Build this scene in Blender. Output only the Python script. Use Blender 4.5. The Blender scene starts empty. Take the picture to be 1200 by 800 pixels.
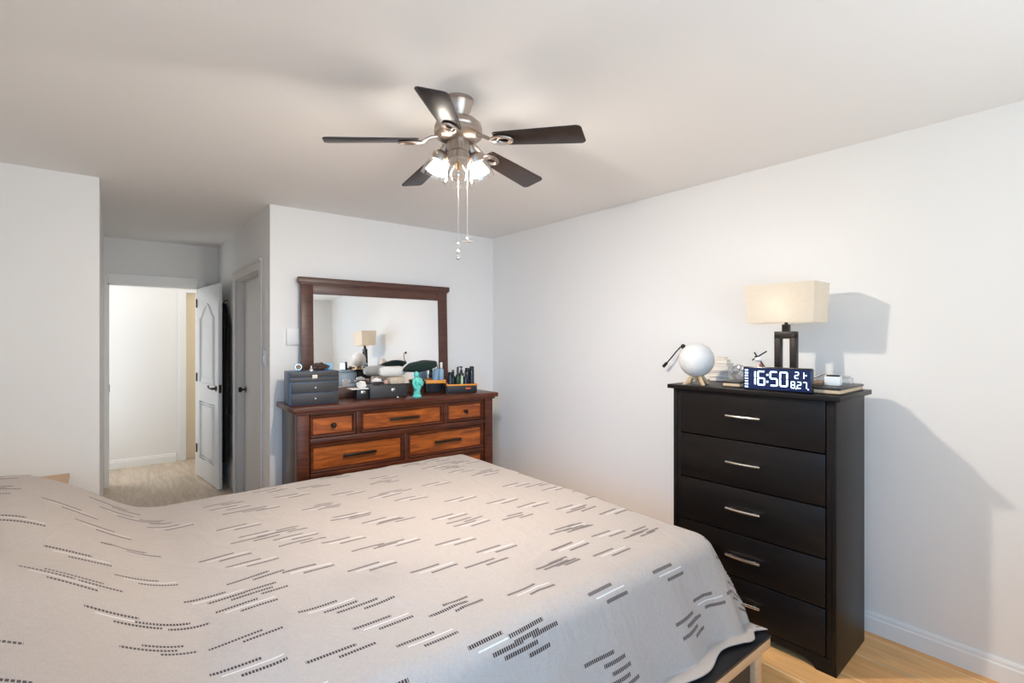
import bpy, bmesh, math, random
from mathutils import Vector, Matrix, noise
random.seed(7)
R = math.radians
PI = math.pi
scene = bpy.context.scene
col = scene.collection

# ---------------------------------------------------------------- camera
CAM_Z = 1.457
FPX = 585.0
YAW = math.atan(470 / FPX)
cd = bpy.data.cameras.new('camera'); cam = bpy.data.objects.new('camera', cd); col.objects.link(cam)
cam.location = (0, 0, CAM_Z)
cam.rotation_euler = (PI / 2, 0, -YAW)
cd.sensor_width = 36; cd.lens = 36 * FPX / 1200
cd.shift_y = -4 / 1200
cd.clip_start = 0.02
scene.camera = cam

# ---------------------------------------------------------------- light and exposure
scene.view_settings.view_transform = 'Standard'
scene.view_settings.look = 'None'
scene.view_settings.gamma = 1
scene.view_settings.use_curve_mapping = False
scene.view_settings.exposure = 0.36
BULB = 1450.0
WINDOW = 37.0        # watts of daylight at the window behind the camera
SIDE_WINDOW = 11.0
HALL = 6.0
w = bpy.data.worlds.new('world'); scene.world = w; w.use_nodes = True
w.node_tree.nodes['Background'].inputs[0].default_value = (0.55, 0.75, 1, 1)
w.node_tree.nodes['Background'].inputs[1].default_value = 1.0


def area(name, loc, direction, sx, sy, power, color):
    l = bpy.data.lights.new(name, 'AREA'); l.shape = 'RECTANGLE'; l.size = sx; l.size_y = sy
    l.energy = power; l.color = color
    o = bpy.data.objects.new(name, l); col.objects.link(o); o.location = loc
    o.rotation_euler = Vector(direction).to_track_quat('-Z', 'Y').to_euler()
    return o


area('window_daylight', (0.85, -1.14, 1.40), (0, 1, 1.25), 2.9, 1.6, WINDOW, (0.78, 0.92, 1.0))
sw_ = area('side_window_daylight', (-0.96, -0.35, 1.5), (2.1, 2.1, -1.1), 0.6, 1.2, SIDE_WINDOW, (0.16, 0.52, 1.0))
sw_.data.spread = R(75)
area('hall_ceiling_light', (0.0, 6.66, 2.40), (0, 0, -1), 1.8, 0.3, HALL * .32, (1.0, 0.97, 0.93))
area('hall_side_light', (1.45, 6.62, 1.3), (-1, 0.25, -0.3), 0.35, 1.8, HALL * .5, (1.0, 0.90, 0.78))
area('door_fill_light', (-0.42, 6.84, 1.3), (1, -0.95, 0), 0.3, 1.9, HALL * 1.35, (0.90, 0.96, 1.0))  # added fill light for the open door leaf and passage; no window here

# ---------------------------------------------------------------- materials


def mat(name, color, rough=0.5, metal=0.0, bump=None, spec=None, sheen=0, emit=None, coat=0, vary=None):
    m = bpy.data.materials.new(name); m.use_nodes = True
    nt = m.node_tree; b = nt.nodes['Principled BSDF']
    b.inputs['Base Color'].default_value = (*color, 1)
    b.inputs['Roughness'].default_value = rough
    b.inputs['Metallic'].default_value = metal
    if spec is not None: b.inputs['Specular IOR Level'].default_value = spec
    if sheen: b.inputs['Sheen Weight'].default_value = sheen
    if coat: b.inputs['Coat Weight'].default_value = coat; b.inputs['Coat Roughness'].default_value = 0.15
    if emit:
        b.inputs['Emission Color'].default_value = (*emit[0], 1); b.inputs['Emission Strength'].default_value = emit[1]
    tc = nt.nodes.new('ShaderNodeTexCoord')
    if vary:
        n = nt.nodes.new('ShaderNodeTexNoise'); n.inputs['Scale'].default_value = vary[0]; n.inputs['Detail'].default_value = 3
        nt.links.new(tc.outputs['Object'], n.inputs['Vector'])
        rp = nt.nodes.new('ShaderNodeValToRGB')
        rp.color_ramp.elements[0].position = .3; rp.color_ramp.elements[1].position = .7
        rp.color_ramp.elements[0].color = (*[c * (1 - vary[1]) for c in color], 1)
        rp.color_ramp.elements[1].color = (*[min(1, c * (1 + vary[1])) for c in color], 1)
        nt.links.new(n.outputs['Fac'], rp.inputs[0]); nt.links.new(rp.outputs[0], b.inputs['Base Color'])
    if bump:
        n = nt.nodes.new('ShaderNodeTexNoise'); n.inputs['Scale'].default_value = bump[0]; n.inputs['Detail'].default_value = 4
        nt.links.new(tc.outputs['Object'], n.inputs['Vector'])
        bp = nt.nodes.new('ShaderNodeBump'); bp.inputs['Strength'].default_value = bump[1]; bp.inputs['Distance'].default_value = .01
        nt.links.new(n.outputs['Fac'], bp.inputs['Height']); nt.links.new(bp.outputs[0], b.inputs['Normal'])
    return m


def wood(name, dark, light, scale=(1.2, 14, 14), rough=0.35, contrast=(.35, .65), coat=0.0, bump=.08):
    m = mat(name, light, rough, coat=coat)
    nt = m.node_tree; b = nt.nodes['Principled BSDF']
    tc = nt.nodes.new('ShaderNodeTexCoord'); mp = nt.nodes.new('ShaderNodeMapping')
    mp.inputs['Scale'].default_value = scale
    n = nt.nodes.new('ShaderNodeTexNoise'); n.inputs['Scale'].default_value = 2.2; n.inputs['Detail'].default_value = 7
    n.inputs['Roughness'].default_value = .6; n.inputs['Distortion'].default_value = .7
    rp = nt.nodes.new('ShaderNodeValToRGB')
    rp.color_ramp.elements[0].position = contrast[0]; rp.color_ramp.elements[1].position = contrast[1]
    rp.color_ramp.elements[0].color = (*dark, 1); rp.color_ramp.elements[1].color = (*light, 1)
    nt.links.new(tc.outputs['Object'], mp.inputs[0]); nt.links.new(mp.outputs[0], n.inputs['Vector'])
    nt.links.new(n.outputs['Fac'], rp.inputs[0]); nt.links.new(rp.outputs[0], b.inputs['Base Color'])
    bp = nt.nodes.new('ShaderNodeBump'); bp.inputs['Strength'].default_value = bump; bp.inputs['Distance'].default_value = .004
    nt.links.new(n.outputs['Fac'], bp.inputs['Height']); nt.links.new(bp.outputs[0], b.inputs['Normal'])
    return m


def clear_glass(name, tint=(1, 1, 1), refl=0.12):
    m = bpy.data.materials.new(name); m.use_nodes = True; nt = m.node_tree; nt.nodes.clear()
    o = nt.nodes.new('ShaderNodeOutputMaterial'); mx = nt.nodes.new('ShaderNodeMixShader')
    t = nt.nodes.new('ShaderNodeBsdfTransparent'); g = nt.nodes.new('ShaderNodeBsdfGlossy')
    t.inputs[0].default_value = (*tint, 1); g.inputs['Roughness'].default_value = .04
    lw = nt.nodes.new('ShaderNodeLayerWeight'); lw.inputs[0].default_value = .35
    ma = nt.nodes.new('ShaderNodeMath'); ma.operation = 'MULTIPLY_ADD'; ma.inputs[1].default_value = .55; ma.inputs[2].default_value = refl * .4
    nt.links.new(lw.outputs['Facing'], ma.inputs[0]); nt.links.new(ma.outputs[0], mx.inputs[0])
    nt.links.new(t.outputs[0], mx.inputs[1]); nt.links.new(g.outputs[0], mx.inputs[2]); nt.links.new(mx.outputs[0], o.inputs[0])
    return m


def floor_material(name, c1, c2, grout):
    m = mat(name, c1, .42, spec=.3)
    nt = m.node_tree; b = nt.nodes['Principled BSDF']; L = nt.links.new
    tc = nt.nodes.new('ShaderNodeTexCoord'); mp = nt.nodes.new('ShaderNodeMapping')
    mp.inputs['Rotation'].default_value = (0, 0, PI / 2); mp.inputs['Location'].default_value = (-.02, .115, 0)
    L(tc.outputs['Object'], mp.inputs[0])
    br = nt.nodes.new('ShaderNodeTexBrick')
    br.inputs['Color1'].default_value = (*c1, 1); br.inputs['Color2'].default_value = (*c2, 1)
    br.inputs['Mortar'].default_value = (*grout, 1); br.inputs['Scale'].default_value = 1
    br.inputs['Mortar Size'].default_value = .0028; br.inputs['Brick Width'].default_value = .9; br.inputs['Row Height'].default_value = .2
    br.offset = .37
    L(mp.outputs[0], br.inputs['Vector'])
    mp2 = nt.nodes.new('ShaderNodeMapping'); mp2.inputs['Scale'].default_value = (14, 1.6, 1)
    n = nt.nodes.new('ShaderNodeTexNoise'); n.inputs['Scale'].default_value = 2; n.inputs['Detail'].default_value = 6; n.inputs['Distortion'].default_value = .8
    L(tc.outputs['Object'], mp2.inputs[0]); L(mp2.outputs[0], n.inputs['Vector'])
    rp = nt.nodes.new('ShaderNodeValToRGB'); rp.color_ramp.elements[0].position = .3; rp.color_ramp.elements[1].position = .75
    rp.color_ramp.elements[0].color = (.78, .74, .70, 1); rp.color_ramp.elements[1].color = (1.08, 1.05, 1.02, 1)
    L(n.outputs['Fac'], rp.inputs[0])
    mx = nt.nodes.new('ShaderNodeMixRGB'); mx.blend_type = 'MULTIPLY'; mx.inputs[0].default_value = 1
    L(br.outputs['Color'], mx.inputs[1]); L(rp.outputs[0], mx.inputs[2]); L(mx.outputs[0], b.inputs['Base Color'])
    bp = nt.nodes.new('ShaderNodeBump'); bp.inputs['Strength'].default_value = .25; bp.inputs['Distance'].default_value = .003; bp.invert = True
    L(br.outputs['Fac'], bp.inputs['Height']); L(bp.outputs[0], b.inputs['Normal'])
    return m


def sheet_material():
    m = mat('printed_cotton', (.70, .65, .60), .85, sheen=.15)
    nt = m.node_tree; b = nt.nodes['Principled BSDF']; L = nt.links.new

    def mth(op, a, c=None, d=None):
        n = nt.nodes.new('ShaderNodeMath'); n.operation = op
        for i, v in enumerate((a, c, d)):
            if v is None: continue
            if isinstance(v, (int, float)): n.inputs[i].default_value = v
            else: L(v, n.inputs[i])
        return n.outputs[0]
    uv = nt.nodes.new('ShaderNodeUVMap'); uv.uv_map = 'cloth'
    sp = nt.nodes.new('ShaderNodeSeparateXYZ'); L(uv.outputs[0], sp.inputs[0])
    S, T = sp.outputs[0], sp.outputs[1]
    stitch = mth('GREATER_THAN', mth('FRACT', mth('DIVIDE', S, .0078)), .27)
    brown = None; white = None
    layers = [(.36, .150, 0.0, 0.0, [(-.02, .020, .115, 'b'), (.015, .0, .14, 'w'), (.035, -.022, .105, 'b')], .74),
              (.43, .190, .17, .08, [(-.03, .014, .13, 'b'), (.03, -.012, .10, 'b')], .62),
              (.50, .230, .31, .03, [(.0, .024, .09, 'b'), (-.03, 0.0, .12, 'b'), (.03, -.022, .08, 'b')], .58)]
    for cw, ch, ox, oy, dashes, prob in layers:
        v = mth('DIVIDE', mth('ADD', T, oy + 5), ch); row = mth('FLOOR', v)
        u = mth('ADD', mth('DIVIDE', mth('ADD', S, ox + 5), cw), mth('FRACT', mth('MULTIPLY', row, .381)))
        cx = nt.nodes.new('ShaderNodeCombineXYZ'); L(mth('FLOOR', u), cx.inputs[0]); L(row, cx.inputs[1]); cx.inputs[2].default_value = ox
        wn = nt.nodes.new('ShaderNodeTexWhiteNoise'); wn.noise_dimensions = '3D'; L(cx.outputs[0], wn.inputs['Vector'])
        rs = nt.nodes.new('ShaderNodeSeparateColor'); L(wn.outputs['Color'], rs.inputs[0])
        lx = mth('ADD', mth('MULTIPLY', mth('SUBTRACT', mth('FRACT', u), .5), cw), mth('MULTIPLY', mth('SUBTRACT', rs.outputs[0], .5), .14))
        ly = mth('ADD', mth('MULTIPLY', mth('SUBTRACT', mth('FRACT', v), .5), ch), mth('MULTIPLY', mth('SUBTRACT', rs.outputs[1], .5), .05))
        on = mth('LESS_THAN', rs.outputs[2], prob)
        for dx, dy, ln, kind in dashes:
            a = mth('LESS_THAN', mth('ABSOLUTE', mth('SUBTRACT', lx, mth('MULTIPLY_ADD', rs.outputs[2], .05, dx))), ln / 2)
            c = mth('LESS_THAN', mth('ABSOLUTE', mth('SUBTRACT', ly, dy)), .0056 if kind == 'b' else .0022)
            k = mth('MULTIPLY', mth('MULTIPLY', a, c), on)
            if kind == 'b':
                k = mth('MULTIPLY', k, stitch); brown = k if brown is None else mth('MAXIMUM', brown, k)
            else: white = k if white is None else mth('MAXIMUM', white, k)
    mp = nt.nodes.new('ShaderNodeMapping'); mp.inputs['Scale'].default_value = (420, 60, 1); L(uv.outputs[0], mp.inputs[0])
    n = nt.nodes.new('ShaderNodeTexNoise'); n.inputs['Scale'].default_value = 1; n.inputs['Detail'].default_value = 2; L(mp.outputs[0], n.inputs['Vector'])
    mpb = nt.nodes.new('ShaderNodeMapping'); mpb.inputs['Scale'].default_value = (60, 420, 1); L(uv.outputs[0], mpb.inputs[0])
    n2 = nt.nodes.new('ShaderNodeTexNoise'); n2.inputs['Scale'].default_value = 1; n2.inputs['Detail'].default_value = 2; L(mpb.outputs[0], n2.inputs['Vector'])
    weave = mth('ADD', n.outputs['Fac'], n2.outputs['Fac'])
    rp = nt.nodes.new('ShaderNodeValToRGB'); rp.color_ramp.elements[0].position = .35; rp.color_ramp.elements[1].position = .65
    rp.color_ramp.elements[0].color = (.375, .315, .275, 1); rp.color_ramp.elements[1].color = (.43, .365, .32, 1)
    L(mth('MULTIPLY', weave, .5), rp.inputs[0])
    m1 = nt.nodes.new('ShaderNodeMixRGB'); L(white, m1.inputs[0]); L(rp.outputs[0], m1.inputs[1]); m1.inputs[2].default_value = (.62, .60, .57, 1)
    m2 = nt.nodes.new('ShaderNodeMixRGB'); L(brown, m2.inputs[0]); L(m1.outputs[0], m2.inputs[1]); m2.inputs[2].default_value = (.028, .014, .011, 1)
    L(m2.outputs[0], b.inputs['Base Color'])
    # small creases
    n3 = nt.nodes.new('ShaderNodeTexNoise'); n3.inputs['Scale'].default_value = 5; n3.inputs['Detail'].default_value = 5; n3.inputs['Distortion'].default_value = 1.6
    mpc = nt.nodes.new('ShaderNodeMapping'); mpc.inputs['Scale'].default_value = (1.8, .8, 1); L(uv.outputs[0], mpc.inputs[0]); L(mpc.outputs[0], n3.inputs['Vector'])
    bp = nt.nodes.new('ShaderNodeBump'); bp.inputs['Strength'].default_value = .30; bp.inputs['Distance'].default_value = .03
    L(n3.outputs['Fac'], bp.inputs['Height'])
    bp2 = nt.nodes.new('ShaderNodeBump'); bp2.inputs['Strength'].default_value = .12; bp2.inputs['Distance'].default_value = .003
    L(weave, bp2.inputs['Height']); L(bp.outputs[0], bp2.inputs['Normal']); L(bp2.outputs[0], b.inputs['Normal'])
    return m


M = {}
M['wall'] = mat('wall_paint', (.885, .872, .853), .55, bump=(240, .03))
M['ceiling'] = mat('ceiling_paint', (.90, .885, .865), .75, bump=(160, .05))
M['trim'] = mat('white_trim_paint', (.90, .90, .89), .35)
M['cream'] = mat('cream_door_paint', (.82, .70, .52), .5)
M['floor'] = floor_material('floor_planks', (.93, .49, .185), (.98, .57, .24), (1.0, .80, .50))
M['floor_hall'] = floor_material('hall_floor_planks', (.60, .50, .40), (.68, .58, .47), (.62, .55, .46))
M['door'] = mat('door_paint', (.88, .89, .90), .35)
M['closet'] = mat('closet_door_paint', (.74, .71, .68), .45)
M['bronze'] = mat('dark_bronze', (.05, .035, .025), .35, .8)
M['nickel'] = mat('brushed_nickel', (.47, .40, .35), .33, 1.0)
M['steel'] = mat('satin_steel', (.75, .72, .68), .22, 1.0)
M['espresso_fan'] = wood('espresso_blade', (.012, .007, .006), (.028, .016, .013), rough=.34)
M['chest'] = wood('black_brown_laminate', (.0045, .0032, .003), (.009, .0062, .0055), scale=(10, 1, 10), rough=.40, bump=.03)
M['chest'].node_tree.nodes['Principled BSDF'].inputs['Specular IOR Level'].default_value = .26
M['dress_dark'] = wood('dark_cherry', (.050, .011, .005), (.135, .036, .014), scale=(1.2, 10, 10), rough=.34)
M['dress_dark'].node_tree.nodes['Principled BSDF'].inputs['Specular IOR Level'].default_value = .35
M['dress_panel'] = wood('cherry_panel', (.13, .024, .004), (.55, .135, .018), scale=(1.6, 1, 13), rough=.34, contrast=(.30, .68))
M['frame'] = wood('mirror_frame_cherry', (.065, .025, .017), (.115, .046, .030), scale=(2, 10, 10), rough=.38)
M['dress_side'] = wood('dark_cherry_side', (.045, .028, .024), (.08, .045, .036), scale=(10, 10, 1.2), rough=.3)
M['pale_wood'] = wood('pale_wood', (.52, .33, .18), (.68, .46, .27), scale=(1.5, 9, 9), rough=.5)
M['beech'] = wood('beech', (.60, .40, .22), (.74, .53, .32), scale=(9, 9, 1.5), rough=.5)
M['deck'] = mat('black_deck', (.014, .013, .014), .38, bump=(60, .05))
M['sheet'] = sheet_material()
M['mattress'] = mat('mattress_ticking', (.75, .74, .72), .9)
M['black'] = mat('matte_black', (.015, .015, .017), .5)
M['gloss_black'] = mat('gloss_black', (.012, .012, .014), .18)
M['mirror'] = mat('mirror_silver', (.90, .91, .92), .012, 1.0)
M['shade'] = mat('lamp_linen', (.86, .79, .68), .9, bump=(300, .15), vary=(90, .04))
nt_ = M['shade'].node_tree; pb_ = nt_.nodes['Principled BSDF']; mo_ = nt_.nodes['Material Output']
tr_ = nt_.nodes.new('ShaderNodeBsdfTranslucent'); tr_.inputs[0].default_value = (.95, .89, .80, 1)
ms_ = nt_.nodes.new('ShaderNodeMixShader'); ms_.inputs[0].default_value = .38
nt_.links.new(pb_.outputs[0], ms_.inputs[1]); nt_.links.new(tr_.outputs[0], ms_.inputs[2]); nt_.links.new(ms_.outputs[0], mo_.inputs[0])
M['lamp_metal'] = mat('lamp_bronze', (.035, .028, .024), .42, .5)
M['glass'] = clear_glass('clear_glass')
M['pane'] = clear_glass('window_glass', refl=.05)
M['bulb_on'] = mat('lit_bulb', (1, 1, 1), .4, emit=((1.0, .90, .785), BULB))
M['bulb_off'] = clear_glass('unlit_bulb', (.97, .95, .92), .25)
M['reflector'] = mat('reflector_bulb', (.8, .78, .75), .5, 0, emit=((1.0, .90, .785), BULB * .028))
M['filament'] = mat('filament_amber', (.8, .5, .2), .3, .6)
M['navy_shell'] = mat('slate_blue_leatherette', (.055, .115, .21), .38, bump=(220, .12))
M['grey_leather'] = mat('charcoal_leatherette', (.045, .042, .043), .42, bump=(260, .15))
M['ivory'] = mat('ivory_plate', (.80, .72, .58), .4)
M['pearl'] = mat('pearl', (.92, .88, .84), .2, coat=.5)
M['silver'] = mat('polished_silver', (.85, .84, .83), .2, 1.0)
M['turq'] = mat('turquoise_glaze', (.12, .62, .52), .25, coat=.4, vary=(40, .15))
M['felt'] = mat('dark_green_felt', (.007, .024, .018), .95, sheen=.05, bump=(200, .2))
M['towel'] = mat('white_towelling', (.82, .80, .75), .95, bump=(180, .4))
M['wicker'] = mat('beige_weave', (.66, .55, .42), .85, bump=(120, .6), vary=(130, .2))
M['orange'] = mat('orange_plastic', (.90, .33, .04), .4)
M['orange_red'] = mat('red_orange_plastic', (.80, .12, .03), .4)
M['blue_bottle'] = mat('pale_blue_bottle', (.30, .46, .60), .35)
M['white_plastic'] = mat('white_plastic', (.86, .86, .85), .4)
M['ltblue'] = mat('light_blue_card', (.30, .56, .78), .5)
M['brown_leather'] = mat('brown_leather', (.06, .028, .018), .5, bump=(90, .3))
M['dkgreen_glass'] = mat('dark_green_bottle', (.02, .05, .02), .2)
M['palegreen'] = mat('pale_green_tube', (.45, .58, .38), .4)
M['navy_bottle'] = mat('dark_navy_bottle', (.012, .017, .03), .25)
M['moon'] = mat('moon_plaster', (.66, .655, .65), .85, bump=(14, .5), vary=(7, .03))
M['paper'] = mat('page_edges', (.86, .79, .70), .9)
M['tan_pages'] = mat('tan_page_block', (.70, .52, .34), .8)
M['cover_grey'] = mat('grey_cover', (.68, .58, .53), .6)
M['cover_white'] = mat('white_cover', (.86, .83, .79), .6)
M['notebook'] = mat('black_notebook', (.028, .024, .022), .35)
M['plastic_bag'] = clear_glass('crinkled_plastic', (.93, .94, .95), .5)
M['screen'] = mat('clock_screen', (.006, .010, .03), .12, emit=((.0, .09, .55), .09))
M['led'] = mat('led_segments', (.9, .97, 1), .4, emit=((.62, .87, 1.0), 1.5))
M['gap_fill'] = mat('black_gap_fill', (.010, .009, .009), .95, bump=(30, .4))
M['red'] = mat('dull_red', (.45, .12, .08), .6)
M['brown_card'] = mat('brown_card', (.30, .18, .11), .7)

# ---------------------------------------------------------------- mesh helpers


class B:
    def __init__(s):
        s.bm = bmesh.new()

    def _add(s, tmp, mtx=None):
        me = bpy.data.meshes.new('tmp'); tmp.to_mesh(me); tmp.free()
        if mtx is not None: me.transform(mtx)
        s.bm.from_mesh(me); bpy.data.meshes.remove(me)
        return s

    def box(s, x0, x1, y0, y1, z0, z1, bev=0.0, seg=2, mtx=None):
        t = bmesh.new(); bmesh.ops.create_cube(t, size=1)
        for v in t.verts:
            v.co = Vector((x0 + (v.co.x + .5) * (x1 - x0), y0 + (v.co.y + .5) * (y1 - y0), z0 + (v.co.z + .5) * (z1 - z0)))
        if bev: bmesh.ops.bevel(t, geom=t.edges[:], offset=bev, segments=seg, affect='EDGES', profile=.5)
        return s._add(t, mtx)

    def lathe(s, prof, seg=32, mtx=None, sx=1, sy=1):
        t = bmesh.new(); rings = []
        for r, z in prof:
            if r < 1e-5: rings.append([t.verts.new((0, 0, z))])
            else: rings.append([t.verts.new((r * sx * math.cos(2 * PI * i / seg), r * sy * math.sin(2 * PI * i / seg), z)) for i in range(seg)])
        for a, b in zip(rings, rings[1:]):
            for i in range(seg):
                j = (i + 1) % seg
                if len(a) == 1 and len(b) == 1: continue
                if len(a) == 1: t.faces.new((a[0], b[j], b[i]))
                elif len(b) == 1: t.faces.new((a[i], a[j], b[0]))
                else: t.faces.new((a[i], a[j], b[j], b[i]))
        bmesh.ops.recalc_face_normals(t, faces=t.faces[:])
        return s._add(t, mtx)

    def tube(s, pts, r, seg=10, closed=False, radii=None):
        t = bmesh.new(); P = [Vector(p) for p in pts]; n = len(P); rings = []; up = None
        for i, p in enumerate(P):
            if closed: d = P[(i + 1) % n] - P[i - 1]
            else: d = P[min(i + 1, n - 1)] - P[max(i - 1, 0)]
            d.normalize()
            if up is None:
                up = Vector((0, 0, 1)) if abs(d.z) < .9 else Vector((1, 0, 0))
            u = (up - d * up.dot(d)).normalized(); v = d.cross(u); up = u
            rr = radii[i] if radii else r
            rings.append([t.verts.new(p + (u * math.cos(2 * PI * k / seg) + v * math.sin(2 * PI * k / seg)) * rr) for k in range(seg)])
        rng = range(n) if closed else range(n - 1)
        for i in rng:
            a, b = rings[i], rings[(i + 1) % n]
            for k in range(seg):
                j = (k + 1) % seg
                t.faces.new((a[k], a[j], b[j], b[k]))
        if not closed:
            t.faces.new(rings[0][::-1]); t.faces.new(rings[-1])
        bmesh.ops.recalc_face_normals(t, faces=t.faces[:])
        return s._add(t)

    def prism(s, pts, z0, z1, mtx=None, bev=0):
        t = bmesh.new(); a = [t.verts.new((x, y, z0)) for x, y in pts]; f = t.faces.new(a)
        ex = bmesh.ops.extrude_face_region(t, geom=[f])
        for v in ex['geom']:
            if isinstance(v, bmesh.types.BMVert): v.co.z = z1
        bmesh.ops.recalc_face_normals(t, faces=t.faces[:])
        if bev: bmesh.ops.bevel(t, geom=[e for e in t.edges if abs(e.verts[0].co.z - e.verts[1].co.z) < 1e-6], offset=bev, segments=2, affect='EDGES', profile=.5)
        return s._add(t, mtx)

    def ball(s, c, r, sc=(1, 1, 1), seg=24, rough=0, seed=0, freq=6):
        t = bmesh.new(); bmesh.ops.create_uvsphere(t, u_segments=seg, v_segments=seg // 2 + 2, radius=1)
        for v in t.verts:
            k = 1 + (rough * noise.noise(v.co * freq * .3 + Vector((seed, seed * 2.3, 0))) if rough else 0)
            v.co = Vector((v.co.x * sc[0] * r * k + c[0], v.co.y * sc[1] * r * k + c[1], v.co.z * sc[2] * r * k + c[2]))
        return s._add(t)

    def done(s, name, m, parent=None, smooth=35, loc=None, rotz=None):
        me = bpy.data.meshes.new(name); s.bm.to_mesh(me); s.bm.free()
        if smooth:
            me.polygons.foreach_set('use_smooth', [True] * len(me.polygons)); me.set_sharp_from_angle(angle=R(smooth))
        me.materials.append(m if not isinstance(m, str) else M[m])
        o = bpy.data.objects.new(name, me); col.objects.link(o)
        if parent: o.parent = parent
        if loc: o.location = loc
        if rotz is not None: o.rotation_euler = (0, 0, rotz)
        return o


def tag(o, label, cat, group=None, kind=None):
    o['label'] = label; o['category'] = cat
    if group: o['group'] = group
    if kind: o['kind'] = kind
    return o


def thing(name, label, cat, loc=(0, 0, 0), rotz=0, group=None):
    o = bpy.data.objects.new(name, None); col.objects.link(o); o.location = loc; o.rotation_euler = (0, 0, rotz)
    o.empty_display_size = .05
    return tag(o, label, cat, group)


def struct(o):
    o['kind'] = 'structure'; return o


def along(p0, p1):
    d = Vector(p1) - Vector(p0)
    return Matrix.Translation(Vector(p0)) @ d.to_track_quat('Z', 'Y').to_matrix().to_4x4()


# ---------------------------------------------------------------- room shell
XR, YB, H = 2.945, 3.97, 2.44
XL, YN = -1.0, -1.0                # wall behind the headboard, wall behind the camera
AX0, AX1, AY = -0.055, 0.91, 6.25   # passage to the hall doorway
HX0, HX1, HY = -1.6, 1.6, 7.10      # hall beyond
T = .1


def sbox(name, m, boxes):
    b = B()
    for bx in boxes: b.box(*bx)
    return struct(b.done(name, m, smooth=0))


sbox('floor', 'floor', [(HX0 - T, XR + T, YN - T, YB, -T, 0)])
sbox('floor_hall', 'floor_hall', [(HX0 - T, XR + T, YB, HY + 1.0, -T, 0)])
sbox('ceiling', 'ceiling', [(HX0 - T, XR + T, YN - T, HY + 1.0, H, H + T)])
sbox('wall_right', 'wall', [(XR, XR + T, YN - T, YB + T, 0, H)])
sbox('wall_back', 'wall', [(AX1, XR, YB, YB + T, 0, H)])
sbox('wall_back_left', 'wall', [(XL, AX0, YB, YB + T, 0, H)])
# wall behind the bed's head with a side window, wall behind the camera with a window
sbox('wall_left', 'wall', [(XL - T, XL, .1, YB + T, 0, H), (XL - T, XL, YN, -.8, 0, H), (XL - T, XL, -.8, .1, 0, .8), (XL - T, XL, -.8, .1, 2.1, H)])
sbox('wall_front', 'wall', [(XL - T, -.65, YN - T, YN, 0, H), (2.35, XR + T, YN - T, YN, 0, H), (-.65, 2.35, YN - T, YN, 0, .55), (-.65, 2.35, YN - T, YN, 2.25, H)])


def window(name, x0, x1, z0, z1, mtx):
    f = B(); t = .05
    f.box(x0, x1, 0, .08, z0, z0 + t, mtx=mtx).box(x0, x1, 0, .08, z1 - t, z1, mtx=mtx).box(x0, x0 + t, 0, .08, z0, z1, mtx=mtx).box(x1 - t, x1, 0, .08, z0, z1, mtx=mtx)
    f.box((x0 + x1) / 2 - .025, (x0 + x1) / 2 + .025, .01, .07, z0, z1, mtx=mtx)
    o = struct(f.done(name, 'trim', smooth=0))
    g = B().box(x0 + t, x1 - t, .036, .044, z0 + t, z1 - t, mtx=mtx).done('window_pane', 'pane', o, smooth=0)
    return o


window('window_1', -.65, 2.35, .55, 2.25, Matrix.Translation((0, YN - .09, 0)))
window('window_2', -.8, .1, .8, 2.1, Matrix.Translation((XL - .01, 0, 0)) @ Matrix.Rotation(PI / 2, 4, 'Z'))

# passage and hall
CY0, CY1, CZ = 4.28, 5.22, 1.99     # closet opening
sbox('wall_passage_right', 'wall', [(AX1, AX1 + T, YB + T, CY0, 0, H), (AX1, AX1 + T, CY1, AY, 0, H), (AX1, AX1 + T, CY0, CY1, CZ, H)])
sbox('wall_passage_left', 'wall', [(AX0 - T, AX0, YB + T, AY, 0, H)])
DX0, DX1, DZ = -0.025, 0.725, 1.99
sbox('wall_doorway', 'wall', [(HX0, DX0, AY, AY + T, 0, H), (DX1, HX1, AY, AY + T, 0, H), (DX0, DX1, AY, AY + T, DZ, H)])
sbox('wall_hall_far', 'wall', [(HX0, .67, HY, HY + T, 0, H), (.67, HX1, HY, HY + T, 2.02, H), (1.45, HX1, HY, HY + T, 0, 2.02)])
sbox('wall_hall_left', 'wall', [(HX0 - T, HX0, AY, HY + T, 0, H)])
sbox('wall_hall_right', 'wall', [(HX1, HX1 + T, AY, HY + T, 0, H)])
struct(B().box(.70, 1.44, HY + .05, HY + .09, 0, 2.0, .003).done('door_3', 'cream', smooth=0))


def baseboard(name, x0, y0, x1, y1, nx, ny, h=.10):
    """profile runs from (x0,y0) to (x1,y1) along a wall whose face looks along (nx,ny)"""
    prof = [(0, 0), (.014, 0), (.014, h - .028), (.010, h - .022), (.010, h - .010), (.006, h), (0, h)]
    bm = bmesh.new(); ends = []
    for (x, y) in ((x0, y0), (x1, y1)):
        ends.append([bm.verts.new((x + nx * d, y + ny * d, z)) for d, z in prof])
    n = len(prof)
    for i in range(n): bm.faces.new((ends[0][i], ends[0][(i + 1) % n], ends[1][(i + 1) % n], ends[1][i]))
    bm.faces.new(ends[0]); bm.faces.new(ends[1]); bmesh.ops.recalc_face_normals(bm, faces=bm.faces[:])
    b = B(); b.bm.free(); b.bm = bm
    return struct(b.done(name, 'trim', smooth=0))


baseboard('baseboard_right', XR, YN, XR, YB, -1, 0)
baseboard('baseboard_back', AX1, YB, XR - .014, YB, 0, -1)
baseboard('baseboard_back_left', XL, YB, AX0, YB, 0, -1)
baseboard('baseboard_left', XL, YN, XL, YB - .014, 1, 0)
baseboard('baseboard_hall', HX0, HY, .60, HY, 0, -1)
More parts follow.
